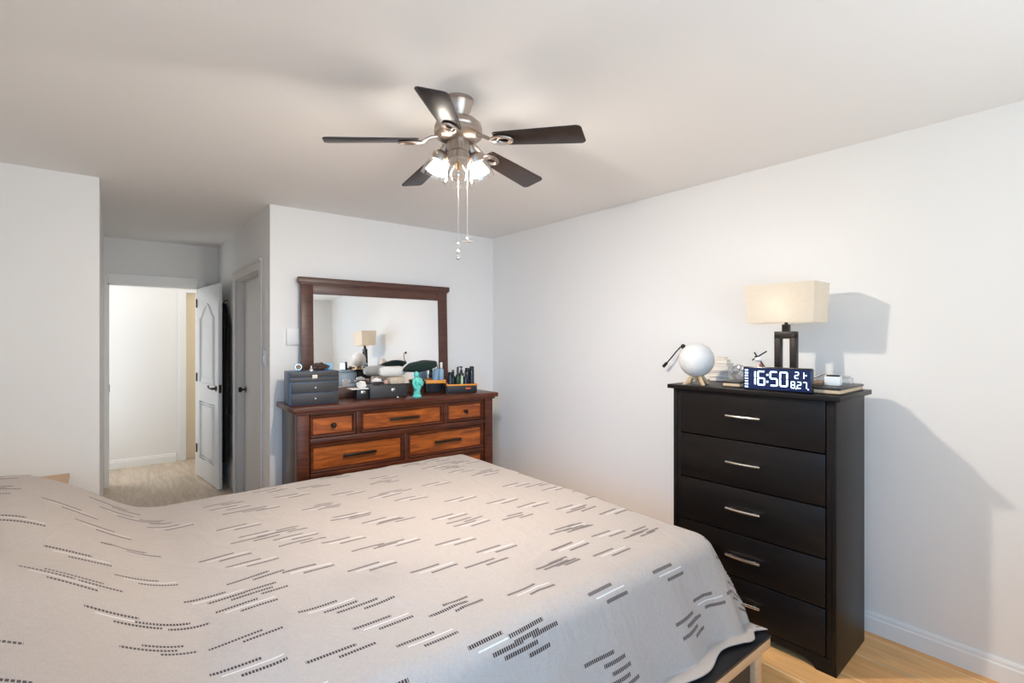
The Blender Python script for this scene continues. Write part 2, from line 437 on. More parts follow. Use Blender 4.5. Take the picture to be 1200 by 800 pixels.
# casings
cz = B()
cz.box(AX0 + .001, DX0, AY - .015, AY, 0, DZ + .075, .003).box(DX1, DX1 + .075, AY - .015, AY, 0, DZ + .075, .003).box(DX0, DX1, AY - .015, AY, DZ, DZ + .10, .003)
cz.box(DX0 - .002, DX0 + .012, AY - .002, AY + T + .002, 0, DZ).box(DX1 - .012, DX1 + .002, AY - .002, AY + T + .002, 0, DZ).box(DX0, DX1, AY - .002, AY + T + .002, DZ - .012, DZ + .002)
cz.box(DX0 - .07, DX0, AY + T, AY + T + .015, 0, DZ + .07).box(DX1, DX1 + .07, AY + T, AY + T + .015, 0, DZ + .07).box(DX0, DX1, AY + T, AY + T + .015, DZ, DZ + .07)
trim1 = struct(cz.done('trim_1', 'trim', smooth=0))
B().box(DX0 + .012, DX0 + .016, AY + .02, AY + .06, .93, 1.0).done('strike_plate', 'bronze', trim1, smooth=0)
cz = B()
for y0, y1, z0, z1 in ((CY0 - .09, CY0, 0, CZ + .07), (CY1, CY1 + .09, 0, CZ + .07), (CY0, CY1, CZ, CZ + .07)):
    cz.box(AX1 - .016, AX1, y0, y1, z0, z1, .004)
cz.box(AX1 - .024, AX1, CY0 - .09, CY1 + .09, CZ + .062, CZ + .082, .004)
cz.box(AX1, AX1 + T, CY0 - .002, CY0 + .012, 0, CZ).box(AX1, AX1 + T, CY1 - .012, CY1 + .002, 0, CZ).box(AX1, AX1 + T, CY0, CY1, CZ - .012, CZ + .002)
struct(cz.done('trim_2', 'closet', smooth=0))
struct(B().box(.625, .70, HY - .015, HY + .05, 0, 2.07, .003).box(.70, 1.45, HY - .015, HY + .05, 2.0, 2.07, .003).done('trim_3', 'trim', smooth=0))

# closet door (flush, recessed) with knob
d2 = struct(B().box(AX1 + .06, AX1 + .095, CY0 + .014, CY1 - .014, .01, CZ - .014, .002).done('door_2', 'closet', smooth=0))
kn = B().lathe([(.0, 0), (.026, 0), (.028, .006), (.010, .010), (.009, .03), (.022, .038), (.026, .052), (.018, .062), (0, .064)], 24,
               Matrix.Translation((AX1 + .06, CY1 - .10, .985)) @ Matrix.Rotation(-PI / 2, 4, 'Y'))
kn.done('door_knob', 'bronze', d2)

# open hall door: hinge at the right jamb, swung into the passage
DW = .765
hinge = Vector((DX1 - .012, AY - .018, 0)); free = Vector((.798, 5.47, 0))
ang = math.atan2(free.y - hinge.y, free.x - hinge.x)
leaf = B().box(0, DW, 0, .035, .008, DZ - .012, .002)       # local y>0 looks to the right-hand wall? side facing the camera is -y


def panel_loop(b, pts, y):
    b.tube([(x, y, z) for x, z in pts], .011, 8, closed=True)


yf = -.001
arch = [(.13, 1.0), (.13, 1.66)] + [(.13 + (DW - .26) * t, 1.66 + .14 * (.5 - .5 * math.cos(2 * PI * t)) ** .8) for t in [i / 16 for i in range(1, 16)]] + [(DW - .13, 1.66), (DW - .13, 1.0)]
low = [(.13, .22), (.13, .80), (DW - .13, .80), (DW - .13, .22)]
for pts in (arch, low):
    for y in (yf, .036): panel_loop(leaf, pts, y)
    cx_ = sum(p[0] for p in pts) / len(pts); cz_ = sum(p[1] for p in pts) / len(pts)
    inn = [(cx_ + (x - cx_) * .84, cz_ + (z - cz_) * .91) for x, z in pts]
    for y in (yf - .001, .037): leaf.tube([(x, y, z) for x, z in inn], .006, 6, closed=True)
leaf_o = struct(leaf.done('door_1', 'door'))
leaf_o.location = hinge; leaf_o.rotation_euler = (0, 0, ang)
# lever handles: local -y face
for sgn, y in ((-1, 0), (1, .035)):
    h = B().lathe([(0, 0), (.027, 0), (.027, .007), (.012, .011), (.011, .045), (0, .045)], 20, Matrix.Translation((DW - .065, y, .97)) @ Matrix.Rotation(sgn * -PI / 2, 4, 'X'))
    h.tube([(DW - .065, y + sgn * .04, .97), (DW - .10, y + sgn * .046, .972), (DW - .15, y + sgn * .044, .978), (DW - .175, y + sgn * .042, .99)], .009, 8)
    h.done('door_handle', 'bronze', leaf_o)
B().box(DW - .001, DW + .0015, .006, .029, .93, 1.01).done('latch_plate', 'bronze', leaf_o, smooth=0)
for z in (.25, 1.0, 1.78):
    B().box(-.008, .012, -.010, .004, z, z + .09, .002).done('hinge', 'bronze', leaf_o, smooth=0)

# dark folded form added to fill the gap behind the open door
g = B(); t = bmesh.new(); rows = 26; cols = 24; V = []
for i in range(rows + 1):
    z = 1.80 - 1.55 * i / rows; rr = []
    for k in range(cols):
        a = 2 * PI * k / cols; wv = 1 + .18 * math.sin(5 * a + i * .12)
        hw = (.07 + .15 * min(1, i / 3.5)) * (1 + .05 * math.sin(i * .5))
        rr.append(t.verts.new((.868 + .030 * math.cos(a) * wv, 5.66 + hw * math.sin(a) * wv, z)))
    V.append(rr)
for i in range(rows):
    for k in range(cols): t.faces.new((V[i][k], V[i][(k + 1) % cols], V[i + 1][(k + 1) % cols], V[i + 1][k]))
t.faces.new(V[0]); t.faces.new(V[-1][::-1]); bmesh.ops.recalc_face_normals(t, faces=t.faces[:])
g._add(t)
gap_o = g.done('gap_form', 'gap_fill'); tag(gap_o, 'black folded form filling the gap behind the open white door', 'clothing')
B().tube([(.908, 5.66, 1.83), (.885, 5.66, 1.83), (.868, 5.66, 1.80), (.868, 5.66, 1.785)], .006, 8).done('form_hook', 'bronze', gap_o)

# switches and wall panel
sw = thing('light_switch', 'white light switch plate on the passage wall by the closet', 'switch', (AX1, 4.115, 1.30))
B().box(-.008, 0, -.036, .036, -.06, .06, .004).done('switch_plate', 'white_plastic', sw)
B().box(-.014, -.007, -.012, .012, -.028, .028, .002).done('switch_rocker', 'white_plastic', sw)
wp = thing('wall_panel', 'square white control panel on the wall left of the mirror', 'panel', (1.083, YB, 1.466))
B().box(-.062, .062, -.018, 0, -.062, .062, .005).done('panel_cover', 'white_plastic', wp)
B().box(.036, .056, -.021, -.017, .012, .034, .001).done('display', 'black', wp)

# ---------------------------------------------------------------- bed
BX0, BX1, BY0, BY1, BZ = -.85, 1.985, 1.10, 3.03, .64
bed = thing('bed', 'wide platform bed with black deck and pale wood legs under the printed sheet', 'bed', (0, 0, 0))
PX1, PY0, PY1, PZ = 2.01, .885, 3.10, .30
B().box(BX0 - .02, PX1, PY0, PY1, PZ - .012, PZ, .003).done('deck', 'deck', bed)
rl = B()
rl.box(BX0 - .02, PX1 - .002, PY0 + .002, PY0 + .04, PZ - .05, PZ - .012, .003).box(BX0 - .02, PX1 - .002, PY1 - .04, PY1 - .002, PZ - .05, PZ - .012, .003)
rl.box(PX1 - .04, PX1 - .002, PY0 + .04, PY1 - .04, PZ - .05, PZ - .012, .003).box(BX0, BX0 + .04, PY0 + .04, PY1 - .04, PZ - .05, PZ - .012, .003)
rl.done('side_rail', 'pale_wood', bed)
ap = B()
ap.box(BX0 + .1, PX1 - .10, PY0 + .035, PY0 + .055, .10, PZ - .05, .002).box(PX1 - .075, PX1 - .055, PY0 + .10, PY1 - .10, .10, PZ - .05, .002)
ap.done('apron', 'black', bed)
for x in (BX0 + .06, PX1 - .075):
    for y in (PY0 + .025, PY1 - .085):
        B().box(x, x + .05, y, y + .06, 0, PZ - .05, .004).done('leg', 'pale_wood', bed)
B().box(BX0, BX1 - .02, BY0 + .03, BY1 - .02, PZ, BZ - .025, .07, 4).done('mattress', 'mattress', bed)
B().box(BX0 - .08, BX0 - .02, PY0 + .1, PY1, 0, 1.0, .01).done('headboard', 'pale_wood', bed)

# sheet: cloth grid draped over mattress and pillows
rr_ = .10
xin, ynear, yfar = BX1 - rr_ + .015, BY0 + rr_ - .03, BY1 - rr_ + .01
hang_n, hang_f, hang_e = .47, .36, .37


def fold(o, flare, r):
    """arc length past the edge -> (outward, drop)"""
    amax = PI / 2 - flare
    if o < r * amax:
        a = o / r; return r * math.sin(a), r * (1 - math.cos(a))
    e = o - r * amax
    return r * math.sin(amax) + e * math.cos(amax), r * (1 - math.cos(amax)) + e * math.sin(amax)


def smooth(e0, e1, x):
    t = min(1, max(0, (x - e0) / (e1 - e0))); return t * t * (3 - 2 * t)


def sheet_point(s, t):
    os_ = max(0, s - xin)
    if t < ynear: ot, sg = ynear - t, -1
    elif t > yfar: ot, sg = t - yfar, 1
    else: ot, sg = 0, 0
    o = math.hypot(os_, ot)
    x, y = min(s, xin), min(max(t, ynear), yfar)
    pil = .25 * smooth(.21, -.34, s) * (1 - .16 * math.exp(-((t - 2.06) / .16) ** 2)) * smooth(0, .16, t - ynear + .12) * smooth(0, .14, yfar + .10 - t)
    z = BZ + pil
    if o > 0:
        dx, dy = os_ / o, sg * ot / o
        fl = R(4) * dx * dx + (R(22) if sg < 0 else R(4)) * dy * dy + (R(15) * 4 * dx * dx * dy * dy if sg < 0 else 0)
        out, drop = fold(o, fl, rr_)
        fw = smooth(.08, .4, o)
        ph = s * 21 if ot >= os_ else t * 21
        out += fw * (.013 * math.sin(ph + 1.6 * noise.noise(Vector((s * 2, t * 2, 3)))) + .016 * noise.noise(Vector((s * 5, t * 1.3, 7))))
        x += dx * out; y += dy * out; z -= drop
    low = z - (PZ + .012)
    if low < 0 and y > PY0 and x < PX1:                 # rests on the deck and spreads outwards
        if o > 0: x += dx * (-low) * .35; y += dy * (-low) * .35
        z = PZ + .012 + .006 * abs(noise.noise(Vector((s * 9, t * 9, 0))))
    # soft undulation of the cloth
    z += .007 * noise.noise(Vector((s * 2.6, t * 2.0, 1.3))) + .0035 * noise.noise(Vector((s * 6.5, t * 3.5, 5.1)))
    rg = 1 - abs(noise.noise(Vector((s * 1.5 + .4 * t, t * .9, 11.0)))) * 2
    z += .0045 * max(0, rg) ** 14
    # folds fanning from the pillows near the left edge
    k = smooth(.75, -.1, s) * smooth(2.3, 1.2, t)
    z += k * .012 * math.sin(11 * (t - .35 * s) + 3 * noise.noise(Vector((s * 1.4, t * 1.4, 9))))
    return (x, y, z)


NS, NT = 300, 260
s0, s1 = BX0 + .05, xin + hang_e
t0, t1 = ynear - hang_n, yfar + hang_f
bm = bmesh.new(); uvl = bm.loops.layers.uv.new('cloth'); G = []; UVS = {}
for i in range(NS + 1):
    row = []
    for j in range(NT + 1):
        t = t0 + (t1 - t0) * j / NT; s = s0 + (s1 - .17 * smooth(ynear + .1, ynear - .4, t) - s0) * i / NS
        v = bm.verts.new(sheet_point(s, t)); UVS[v] = (s, t); row.append(v)
    G.append(row)
for i in range(NS):
    for j in range(NT):
        f = bm.faces.new((G[i][j], G[i + 1][j], G[i + 1][j + 1], G[i][j + 1])); f.smooth = True
        for lp in f.loops: lp[uvl].uv = UVS[lp.vert]
me = bpy.data.meshes.new('bed_sheet'); bm.to_mesh(me); bm.free(); me.materials.append(M['sheet'])
sh = bpy.data.objects.new('bed_sheet', me); col.objects.link(sh)
tag(sh, 'cream bed sheet with brown and white stitched dashes draped over the bed', 'bed sheet')
so = sh.modifiers.new('thick', 'SOLIDIFY'); so.thickness = .004; so.offset = 1

# low wooden nightstand beyond the bed
ns = thing('nightstand', 'pale wooden nightstand peeking out beyond the bed by the left wall', 'nightstand', (-.42, 3.78, 0))
B().box(-.23, .23, -.16, .16, .635, .66, .003).done('top', 'pale_wood', ns)
B().box(-.215, .215, -.15, .155, .12, .635, .002).done('body', 'pale_wood', ns)
dr = B().box(-.205, .205, -.165, -.15, .40, .62, .003).done('drawer', 'pale_wood', ns)
B().ball((0, -.178, .51), .013, seg=12).done('knob', 'bronze', dr)
for x in (-.19, .15):
    for y in (-.13, .09): B().box(x, x + .04, y, y + .04, 0, .12, .003).done('leg', 'pale_wood', ns)

# ---------------------------------------------------------------- dresser with mirror
dz = .990
dre = thing('dresser', 'long reddish brown wooden dresser with panelled drawers against the back wall', 'dresser', (1.77, 3.452, 0), R(-1.6))
# local frame: x from -.835 to .835, front face of the top at y=0
ctop = B().box(-.835, .835, 0, .475, dz - .036, dz, .006).box(-.81, .81, .014, .465, dz - .052, dz - .034, .004)
ctop.done('top', 'dress_dark', dre)
bx = B()
for x0, x1 in ((-.80, -.722), (.714, .792)): bx.box(x0, x1, .025, .09, 0, dz - .05, .004)
bx.box(-.715, .71, .04, .075, .925, dz - .05, .002).box(-.715, .71, .034, .075, .727, .768, .003).box(-.715, .71, .034, .075, .50, .528, .003).box(-.715, .71, .034, .075, .10, .285, .003)
bx.box(-.395, -.36, .036, .075, .76, .93, .002).box(.32, .352, .036, .075, .76, .93, .002).box(-.022, .008, .036, .075, .28, .735, .002)
bx.box(-.78, .775, .43, .45, .10, dz - .05).box(-.78, .775, .075, .43, .10, .12)
bx.done('carcass', 'dress_dark', dre)
for x0, x1, nm in ((-.80, -.775, 'side_panel'), (.767, .792, 'side_panel')):
    B().box(x0, x1, .088, .455, .0, dz - .05, .002).done(nm, 'dress_side', dre)


def drawer(x0, x1, z0, z1, pull):
    b = B().box(x0 + .02, x1 - .02, .056, .072, z0 + .02, z1 - .02)
    o = b.done('drawer', 'dress_panel', dre, smooth=0)
    m = B(); y0, y1 = .036, .070
    prof = [(0, y0 + .006), (.006, y0), (.016, y0 + .002), (.024, y0 + .018), (.026, y1)]
    t = bmesh.new(); rings = []
    for d, y in prof: rings.append([t.verts.new(p) for p in ((x0 + d, y, z0 + d), (x1 - d, y, z0 + d), (x1 - d, y, z1 - d), (x0 + d, y, z1 - d))])
    for a, b_ in zip(rings, rings[1:]):
        for i in range(4): t.faces.new((a[i], a[(i + 1) % 4], b_[(i + 1) % 4], b_[i]))
    bmesh.ops.recalc_face_normals(t, faces=t.faces[:])
    for f in t.faces:
        if f.normal.y > 0: f.normal_flip()
    m._add(t); m.done('moulding', 'dress_dark', o, smooth=0)
    cx, cz = (x0 + x1) / 2, (z0 + z1) / 2
    if pull == 'knob':
        B().lathe([(0, 0), (.012, 0), (.009, .008), (.008, .016), (.015, .022), (.018, .030), (.013, .037), (0, .039)], 20,
                  Matrix.Translation((cx, .056, cz)) @ Matrix.Rotation(PI / 2, 4, 'X')).done('knob', 'bronze', o)
    else:
        h = B().box(cx - .122, cx + .122, .022, .036, cz - .010, cz + .010, .004)
        for x in (-.10, .10): h.box(cx + x - .009, cx + x + .009, .03, .058, cz - .008, cz + .008, .003)
        h.done('handle', 'bronze', o)


drawer(-.715, -.397, .770, .928, 'knob'); drawer(-.359, .319, .770, .928, 'bar'); drawer(.352, .708, .770, .928, 'knob')
drawer(-.712, -.024, .530, .725, 'bar'); drawer(.010, .706, .530, .725, 'bar')
drawer(-.712, -.024, .288, .498, 'bar'); drawer(.010, .706, .288, .498, 'bar')

mir = thing('dresser_mirror', 'wide mirror in a reddish brown wooden frame standing on the dresser', 'mirror', (1.737, 3.875, dz))
mir.rotation_euler = (R(-1.9), 0, R(-.4))
fr = B()
for x0, x1 in ((-.632, -.542), (.535, .628)): fr.box(x0, x1, -.016, .016, 0, .885, .004)
fr.box(-.544, .537, -.013, .014, .800, .885, .003).box(-.544, .537, -.013, .014, 0, .085, .003)
fr.done('frame', 'frame', mir)
B().box(-.652, .652, -.026, .016, .883, .926, .004).box(-.640, .640, -.020, .016, .872, .884, .003).done('cornice', 'frame', mir)
B().box(-.535, .530, -.006, .004, .078, .808).done('mirror_glass', 'mirror', mir, smooth=0)
bt = B()
for x0, x1, z0, z1 in ((-.546, -.536, .083, .803), (.529, .539, .083, .803), (-.546, .539, .795, .804)): bt.box(x0, x1, -.009, -.004, z0, z1, .002)
bt.done('bevel_strip', 'white_plastic', mir, smooth=0)

# ---------------------------------------------------------------- tall black chest
CZT = 1.208
chs = thing('chest_of_drawers', 'tall black five-drawer chest standing against the right wall', 'chest of drawers', (2.405, .785, 0), R(2.2))
# local: x into the wall, y along the wall away from the camera; front right corner of the body at (.018,.012)
CW, CD = .775, .415
B().box(-.012, CD + .045, -.012, CW + .032, CZT - .022, CZT, .003).done('top', 'chest', chs)
cb = B()
for y0, y1 in ((.010, .032), (CW - .012, CW + .010)): cb.box(.016, CD + .01, y0, y1, 0, CZT - .022, .0015)
cb.box(.020, .036, .030, .050, .055, CZT - .022, .001).box(.020, .036, CW - .030, CW - .010, .055, CZT - .022, .001)
cb.box(CD - .005, CD + .005, .03, CW - .01, .05, CZT - .022).box(.03, CD, .03, CW - .01, .06, .075)
cb.done('carcass', 'chest', chs)
# base rail with a shaped cut-out
t_ = [(.032, 0), (.032, .068), (CW - .012, .068), (CW - .012, 0), (CW - .07, 0), (CW - .085, .02), (CW - .12, .032), (CW - .2, .036), (.22, .036), (.14, .032), (.105, .02), (.09, 0)]
B().prism([(y, z) for y, z in t_], 0, .016, Matrix(((0, 0, 1, .017), (1, 0, 0, 0), (0, 1, 0, 0), (0, 0, 0, 1)))).done('base_rail', 'chest', chs, smooth=0)
zs = [(.072, .278), (.284, .492), (.498, .718), (.724, .950), (.956, CZT - .024)]
hz = [.178, .388, .618, .846, 1.074]
for (z0, z1), zh in zip(zs, hz):
    d = B().box(.014, .034, .052, CW - .032, z0, z1, .0025).done('drawer', 'chest', chs)
    yc = CW / 2 + .012
    h = B().tube([(-.012 - .008 * math.sin(PI * k / 10), yc - .082 + .164 * k / 10, zh) for k in range(11)], .0065, 8)
    h.box(-.010, .016, yc - .062, yc - .050, zh - .005, zh + .005, .001).box(-.010, .016, yc + .050, yc + .062, zh - .005, zh + .005, .001)
    h.done('handle', 'steel', d)

# ---------------------------------------------------------------- ceiling fan
FX, FY = 1.118, 1.745
fan = thing('ceiling_fan', 'five-bladed ceiling fan with dark blades, nickel body and three spotlights', 'ceiling fan', (FX, FY, H))
B().lathe([(0, 0), (.062, 0), (.062, -.012), (.058, -.016), (.050, -.045), (.040, -.062), (.036, -.070), (0, -.070)], 40).done('canopy', 'nickel', fan)
B().lathe([(0, -.066), (.034, -.068), (.040, -.078), (.075, -.088), (.094, -.104), (.098, -.120), (.094, -.128), (.099, -.134), (.099, -.150), (.085, -.162), (.06, -.172), (0, -.174)], 48).done('motor_housing', 'nickel', fan)
B().lathe([(0, -.170), (.044, -.172), (.046, -.18), (.046, -.212), (.042, -.228), (.030, -.242), (.012, -.248), (0, -.248)], 32).done('switch_housing', 'nickel', fan)
for k in range(5):
    a = R(12 + 72 * k)
    rot = Matrix.Rotation(a, 4, 'Z')
    tilt = Matrix.Translation((0, 0, -.168)) @ Matrix.Rotation(R(5.5), 4, 'Y') @ Matrix.Rotation(R(-12), 4, 'X')
    pts = []
    outline = [(.165, -.036), (.175, -.042), (.30, -.048), (.510, -.056), (.522, -.051), (.528, -.041), (.528, .041), (.522, .051), (.510, .056), (.30, .048), (.175, .042), (.165, .036)]
    bl = B().prism(outline, -.003, .003, rot @ tilt, bev=.0012).done('blade', 'espresso_fan', fan, smooth=25)
    ir = B()
    arm = [(.085, 0, -.160), (.11, 0, -.165), (.13, 0, -.176), (.15, 0, -.188), (.175, 0, -.193)]
    ir.tube([rot @ Vector(p) for p in arm], .008, 8)
    for (ex, rx, ry, rad) in ((.195, .045, .026, .0055), (.205, .026, .016, .0045)):
        ir.tube([rot @ (tilt @ Vector((ex + rx * math.cos(2 * PI * i / 24), ry * math.sin(2 * PI * i / 24), -.0085))) for i in range(24)], rad, 8, closed=True)
    ir.done('blade_bracket', 'nickel', bl)
F2 = Vector((math.sin(YAW), math.cos(YAW), 0))
aF = math.atan2(F2.y, F2.x)
for k, lit in ((0, False), (1, True), (2, True)):
    a = aF + PI + R(8) + k * 2 * PI / 3
    dv = Vector((math.cos(a), math.sin(a), 0))
    tl = R(27) if lit else R(6)
    ax = dv * math.sin(tl) + Vector((0, 0, -math.cos(tl)))
    p0 = Vector((0, 0, -.190 if lit else -.205)) + dv * (.064 if lit else .035)
    mt = along(p0, p0 + ax) @ Matrix.Scale(1.1 if lit else 1.3, 4)
    so_ = B().lathe([(0, -.012), (.014, -.01), (.016, .012), (.030, .020), (.034, .028), (.034, .050), (.030, .052), (0, .052)], 28, mt).done('lamp_socket', 'nickel', fan)
    B().tube([(0, 0, -.205), p0 * .6 + Vector((0, 0, -.205)) * .4, p0], .010, 8).done('lamp_arm', 'nickel', so_)
    B().lathe([(.033, .045), (.041, .060), (.046, .080), (.048, .105), (.049, .118), (.047, .118), (.046, .105), (.044, .080), (.039, .060), (.031, .046)], 36, mt).done('glass_shade', 'glass', fan)
    if lit:
        B().lathe([(0, .05), (.014, .052), (.016, .062), (.028, .080), (.035, .094), (.036, .099), (0, .099)], 28, mt).done('bulb', 'reflector', so_)
        B().lathe([(0, .1045), (.016, .1038), (.026, .102), (.030, .1002), (.0302, .0995), (0, .0995)], 28, mt).done('bulb_face', 'bulb_on', so_)
    else:
        bo = B().lathe([(.012, .05), (.014, .062), (.022, .078), (.027, .092), (.024, .104), (.013, .112), (0, .114)], 24, mt).done('bulb', 'bulb_off', so_)
        B().lathe([(0, .05), (.008, .05), (.007, .075), (0, .077)], 12, mt).done('filament_post', 'filament', so_)
for off, zb, tee in ((Vector((-.02, -.03, 0)), -.622, False), (Vector((.025, -.03, 0)), -.585, True)):
    ch = B()
    n = 60
    for i in range(n): ch.ball((off.x, off.y, -.235 + (zb + .235) * i / n), .0019, seg=6)
    ch.tube([(off.x, off.y, -.235), (off.x, off.y, zb)], .0011, 6)
    c = ch.done('pull_chain', 'silver', fan)
    if tee:
        tb = B().lathe([(0, -.004), (.006, -.004), (.006, .010), (.003, .014), (0, .014)], 12, Matrix.Translation((off.x, off.y, zb)))
        tb.tube([(off.x - .018, off.y + .012, zb - .002), (off.x + .018, off.y - .012, zb - .002)], .003, 8); tb.done('pull_knob', 'steel', c)
    else:
        B().ball((off.x, off.y, zb - .012), .008, seg=12).ball((off.x, off.y, zb + .02), .006, seg=12).ball((off.x, off.y, zb - .035), .010, seg=12).done('pull_knob', 'silver', c)

# ---------------------------------------------------------------- things on the chest
zc = CZT + .0008
lamp = thing('table_lamp', 'table lamp with rectangular cream shade and dark open-frame base on the black chest', 'lamp', (2.692, 1.112, zc), R(1))
B().box(-.05, .05, -.078, .078, 0, .018, .003).done('base', 'lamp_metal', lamp)
fb = B().box(-.018, .018, -.052, -.022, .018, .272, .002).box(-.018, .018, .022, .052, .018, .272, .002).box(-.018, .018, -.052, .052, .245, .282, .002).box(-.0185, .0185, -.052, .052, .018, .04, .002)
fb.done('frame', 'lamp_metal', lamp)
B().box(-.015, .015, -.016, .016, .282, .318, .002).lathe([(0, .316), (.008, .316), (.008, .34), (.012, .342), (.012, .36), (0, .36)], 16).done('socket', 'lamp_metal', lamp)
t = bmesh.new()
zb_, zt_ = .326, .522
hb, ht = (.094, .158), (.100, .166)
th = .003
R4 = lambda h, z: [t.verts.new(p) for p in ((-h[0], -h[1], z), (h[0], -h[1], z), (h[0], h[1], z), (-h[0], h[1], z))]
ro = [R4(hb, zb_), R4(ht, zt_), R4((ht[0] - th, ht[1] - th), zt_), R4((hb[0] - th, hb[1] - th), zb_)]
for q in range(4):
    a_, b_ = ro[q], ro[(q + 1) % 4]
    for i in range(4): t.faces.new((a_[i], a_[(i + 1) % 4], b_[(i + 1) % 4], b_[i]))
bmesh.ops.recalc_face_normals(t, faces=t.faces[:])
B()._add(t).done('lamp_shade', 'shade', lamp, smooth=0)
sp = B().tube([(-.09, 0, .335), (.09, 0, .335)], .002, 6).tube([(0, -.155, .335), (0, .155, .335)], .002, 6); sp.done('shade_spider', 'steel', lamp)
B().ball((0, 0, .40), .028, (1, 1, 1.3), 16).done('bulb', mat('warm_lamp_bulb', (1, 1, 1), .4, emit=((1, .90, .78), 11.0)), lamp)

clk = thing('digital_clock', 'wide black digital clock with glowing blue white digits showing 16:50', 'clock', (2.404, 1.037, zc))
clk.rotation_euler = (0, 0, R(-90 + 6))
# local x runs to the right in view, local -y looks at the viewer, z up
CWd, CH = .298, .112
B().box(-CWd / 2, CWd / 2, 0, .028, .001, CH, .006).done('case', 'gloss_black', clk)
B().box(-CWd / 2 + .006, CWd / 2 - .006, -.0012, .002, .007, CH - .006, .001).done('screen', 'screen', clk, smooth=0)
SEG = {'0': 'abcdef', '1': 'bc', '2': 'abged', '3': 'abgcd', '4': 'fgbc', '5': 'afgcd', '6': 'afgedc', '7': 'abc', '8': 'abcdefg', '9': 'abcdfg'}


def digit(b, ch, x, z, w, h, t):
    hh = h / 2
    bars = {'a': (x + t * .6, x + w - t * .6, z + h - t, z + h), 'd': (x + t * .6, x + w - t * .6, z, z + t), 'g': (x + t * .7, x + w - t * .7, z + hh - t / 2, z + hh + t / 2),
            'f': (x, x + t, z + hh + t * .25, z + h - t * .6), 'b': (x + w - t, x + w, z + hh + t * .25, z + h - t * .6), 'e': (x, x + t, z + t * .6, z + hh - t * .25), 'c': (x + w - t, x + w, z + t * .6, z + hh - t * .25)}
    for s in SEG[ch]:
        x0, x1, z0, z1 = bars[s]; b.box(x0, x1, -.0026, -.001, z0, z1, .0009, 1)


X0 = -CWd / 2
tm = B()
digit(tm, '1', X0 + .030, .024, .030, .070, .0070); digit(tm, '6', X0 + .066, .024, .036, .070, .0070)
digit(tm, '5', X0 + .121, .024, .036, .070, .0070); digit(tm, '0', X0 + .163, .024, .036, .070, .0070)
for z in (.040, .072): tm.box(X0 + .107, X0 + .115, -.0026, -.001, z, z + .008, .001, 1)
tm.done('time_digits', 'led', clk, smooth=0)
sm = B()
digit(sm, '2', X0 + .226, .064, .018, .032, .0038); digit(sm, '1', X0 + .248, .064, .018, .032, .0038); sm.box(X0 + .268, X0 + .276, -.0026, -.001, .078, .083, .0008, 1)
digit(sm, '8', X0 + .211, .020, .018, .032, .0038); digit(sm, '2', X0 + .236, .020, .018, .032, .0038); digit(sm, '7', X0 + .259, .020, .018, .032, .0038)
sm.box(X0 + .2305, X0 + .2345, -.0026, -.001, .017, .022, .0008, 1).box(X0 + .279, X0 + .284, -.0026, -.001, .016, .022, .0008, 1)
sm.done('date_digits', 'led', clk, smooth=0)
wk = B()
for i in range(7):
    z = .0125 + i * .0132
    for k in range(3):
        x = X0 + .010 + k * .0054
        wk.box(x, x + .0040, -.0026, -.001, z, z + .0020, .0003, 1).box(x, x + .0014, -.0026, -.001, z, z + .0068, .0003, 1)
        wk.box(x + (.0026 if (i + k) % 2 else .0013), x + (.0040 if (i + k) % 2 else .0027), -.0026, -.001, z + .0018, z + .0068, .0003, 1)
wk.done('weekday_marks', 'led', clk, smooth=0)

mo = thing('moon_lamp', 'white moon globe on a crossed wooden stand at the chest end', 'lamp', (2.462, 1.476, zc))
B().ball((0, 0, .130), .091, seg=48, rough=.012, seed=3, freq=22).done('globe', 'moon', mo)
for a, nm in ((R(-30), 1), (R(60), 1)):
    c, s = math.cos(a), math.sin(a)
    pr = B()
    mtx = Matrix.Rotation(a, 4, 'Z')
    o_ = [(-.074, 0), (-.062, 0), (-.020, .038), (.0, .024), (.020, .038), (.062, 0), (.074, 0), (.026, .052), (.010, .048), (0, .040), (-.010, .048), (-.026, .052)]
    o_ = [(-.076, 0), (-.060, 0), (-.030, .036), (0, .014), (.030, .036), (.060, 0), (.076, 0), (.034, .052), (.028, .054), (0, .030), (-.028, .054), (-.034, .052)]
    hgt = -.006
    pr.prism(o_, -.006, .006, mtx @ Matrix(((1, 0, 0, 0), (0, 0, -1, 0), (0, 1, 0, 0), (0, 0, 0, 1))))
    pr.done('stand_leg', 'beech', mo, smooth=0)

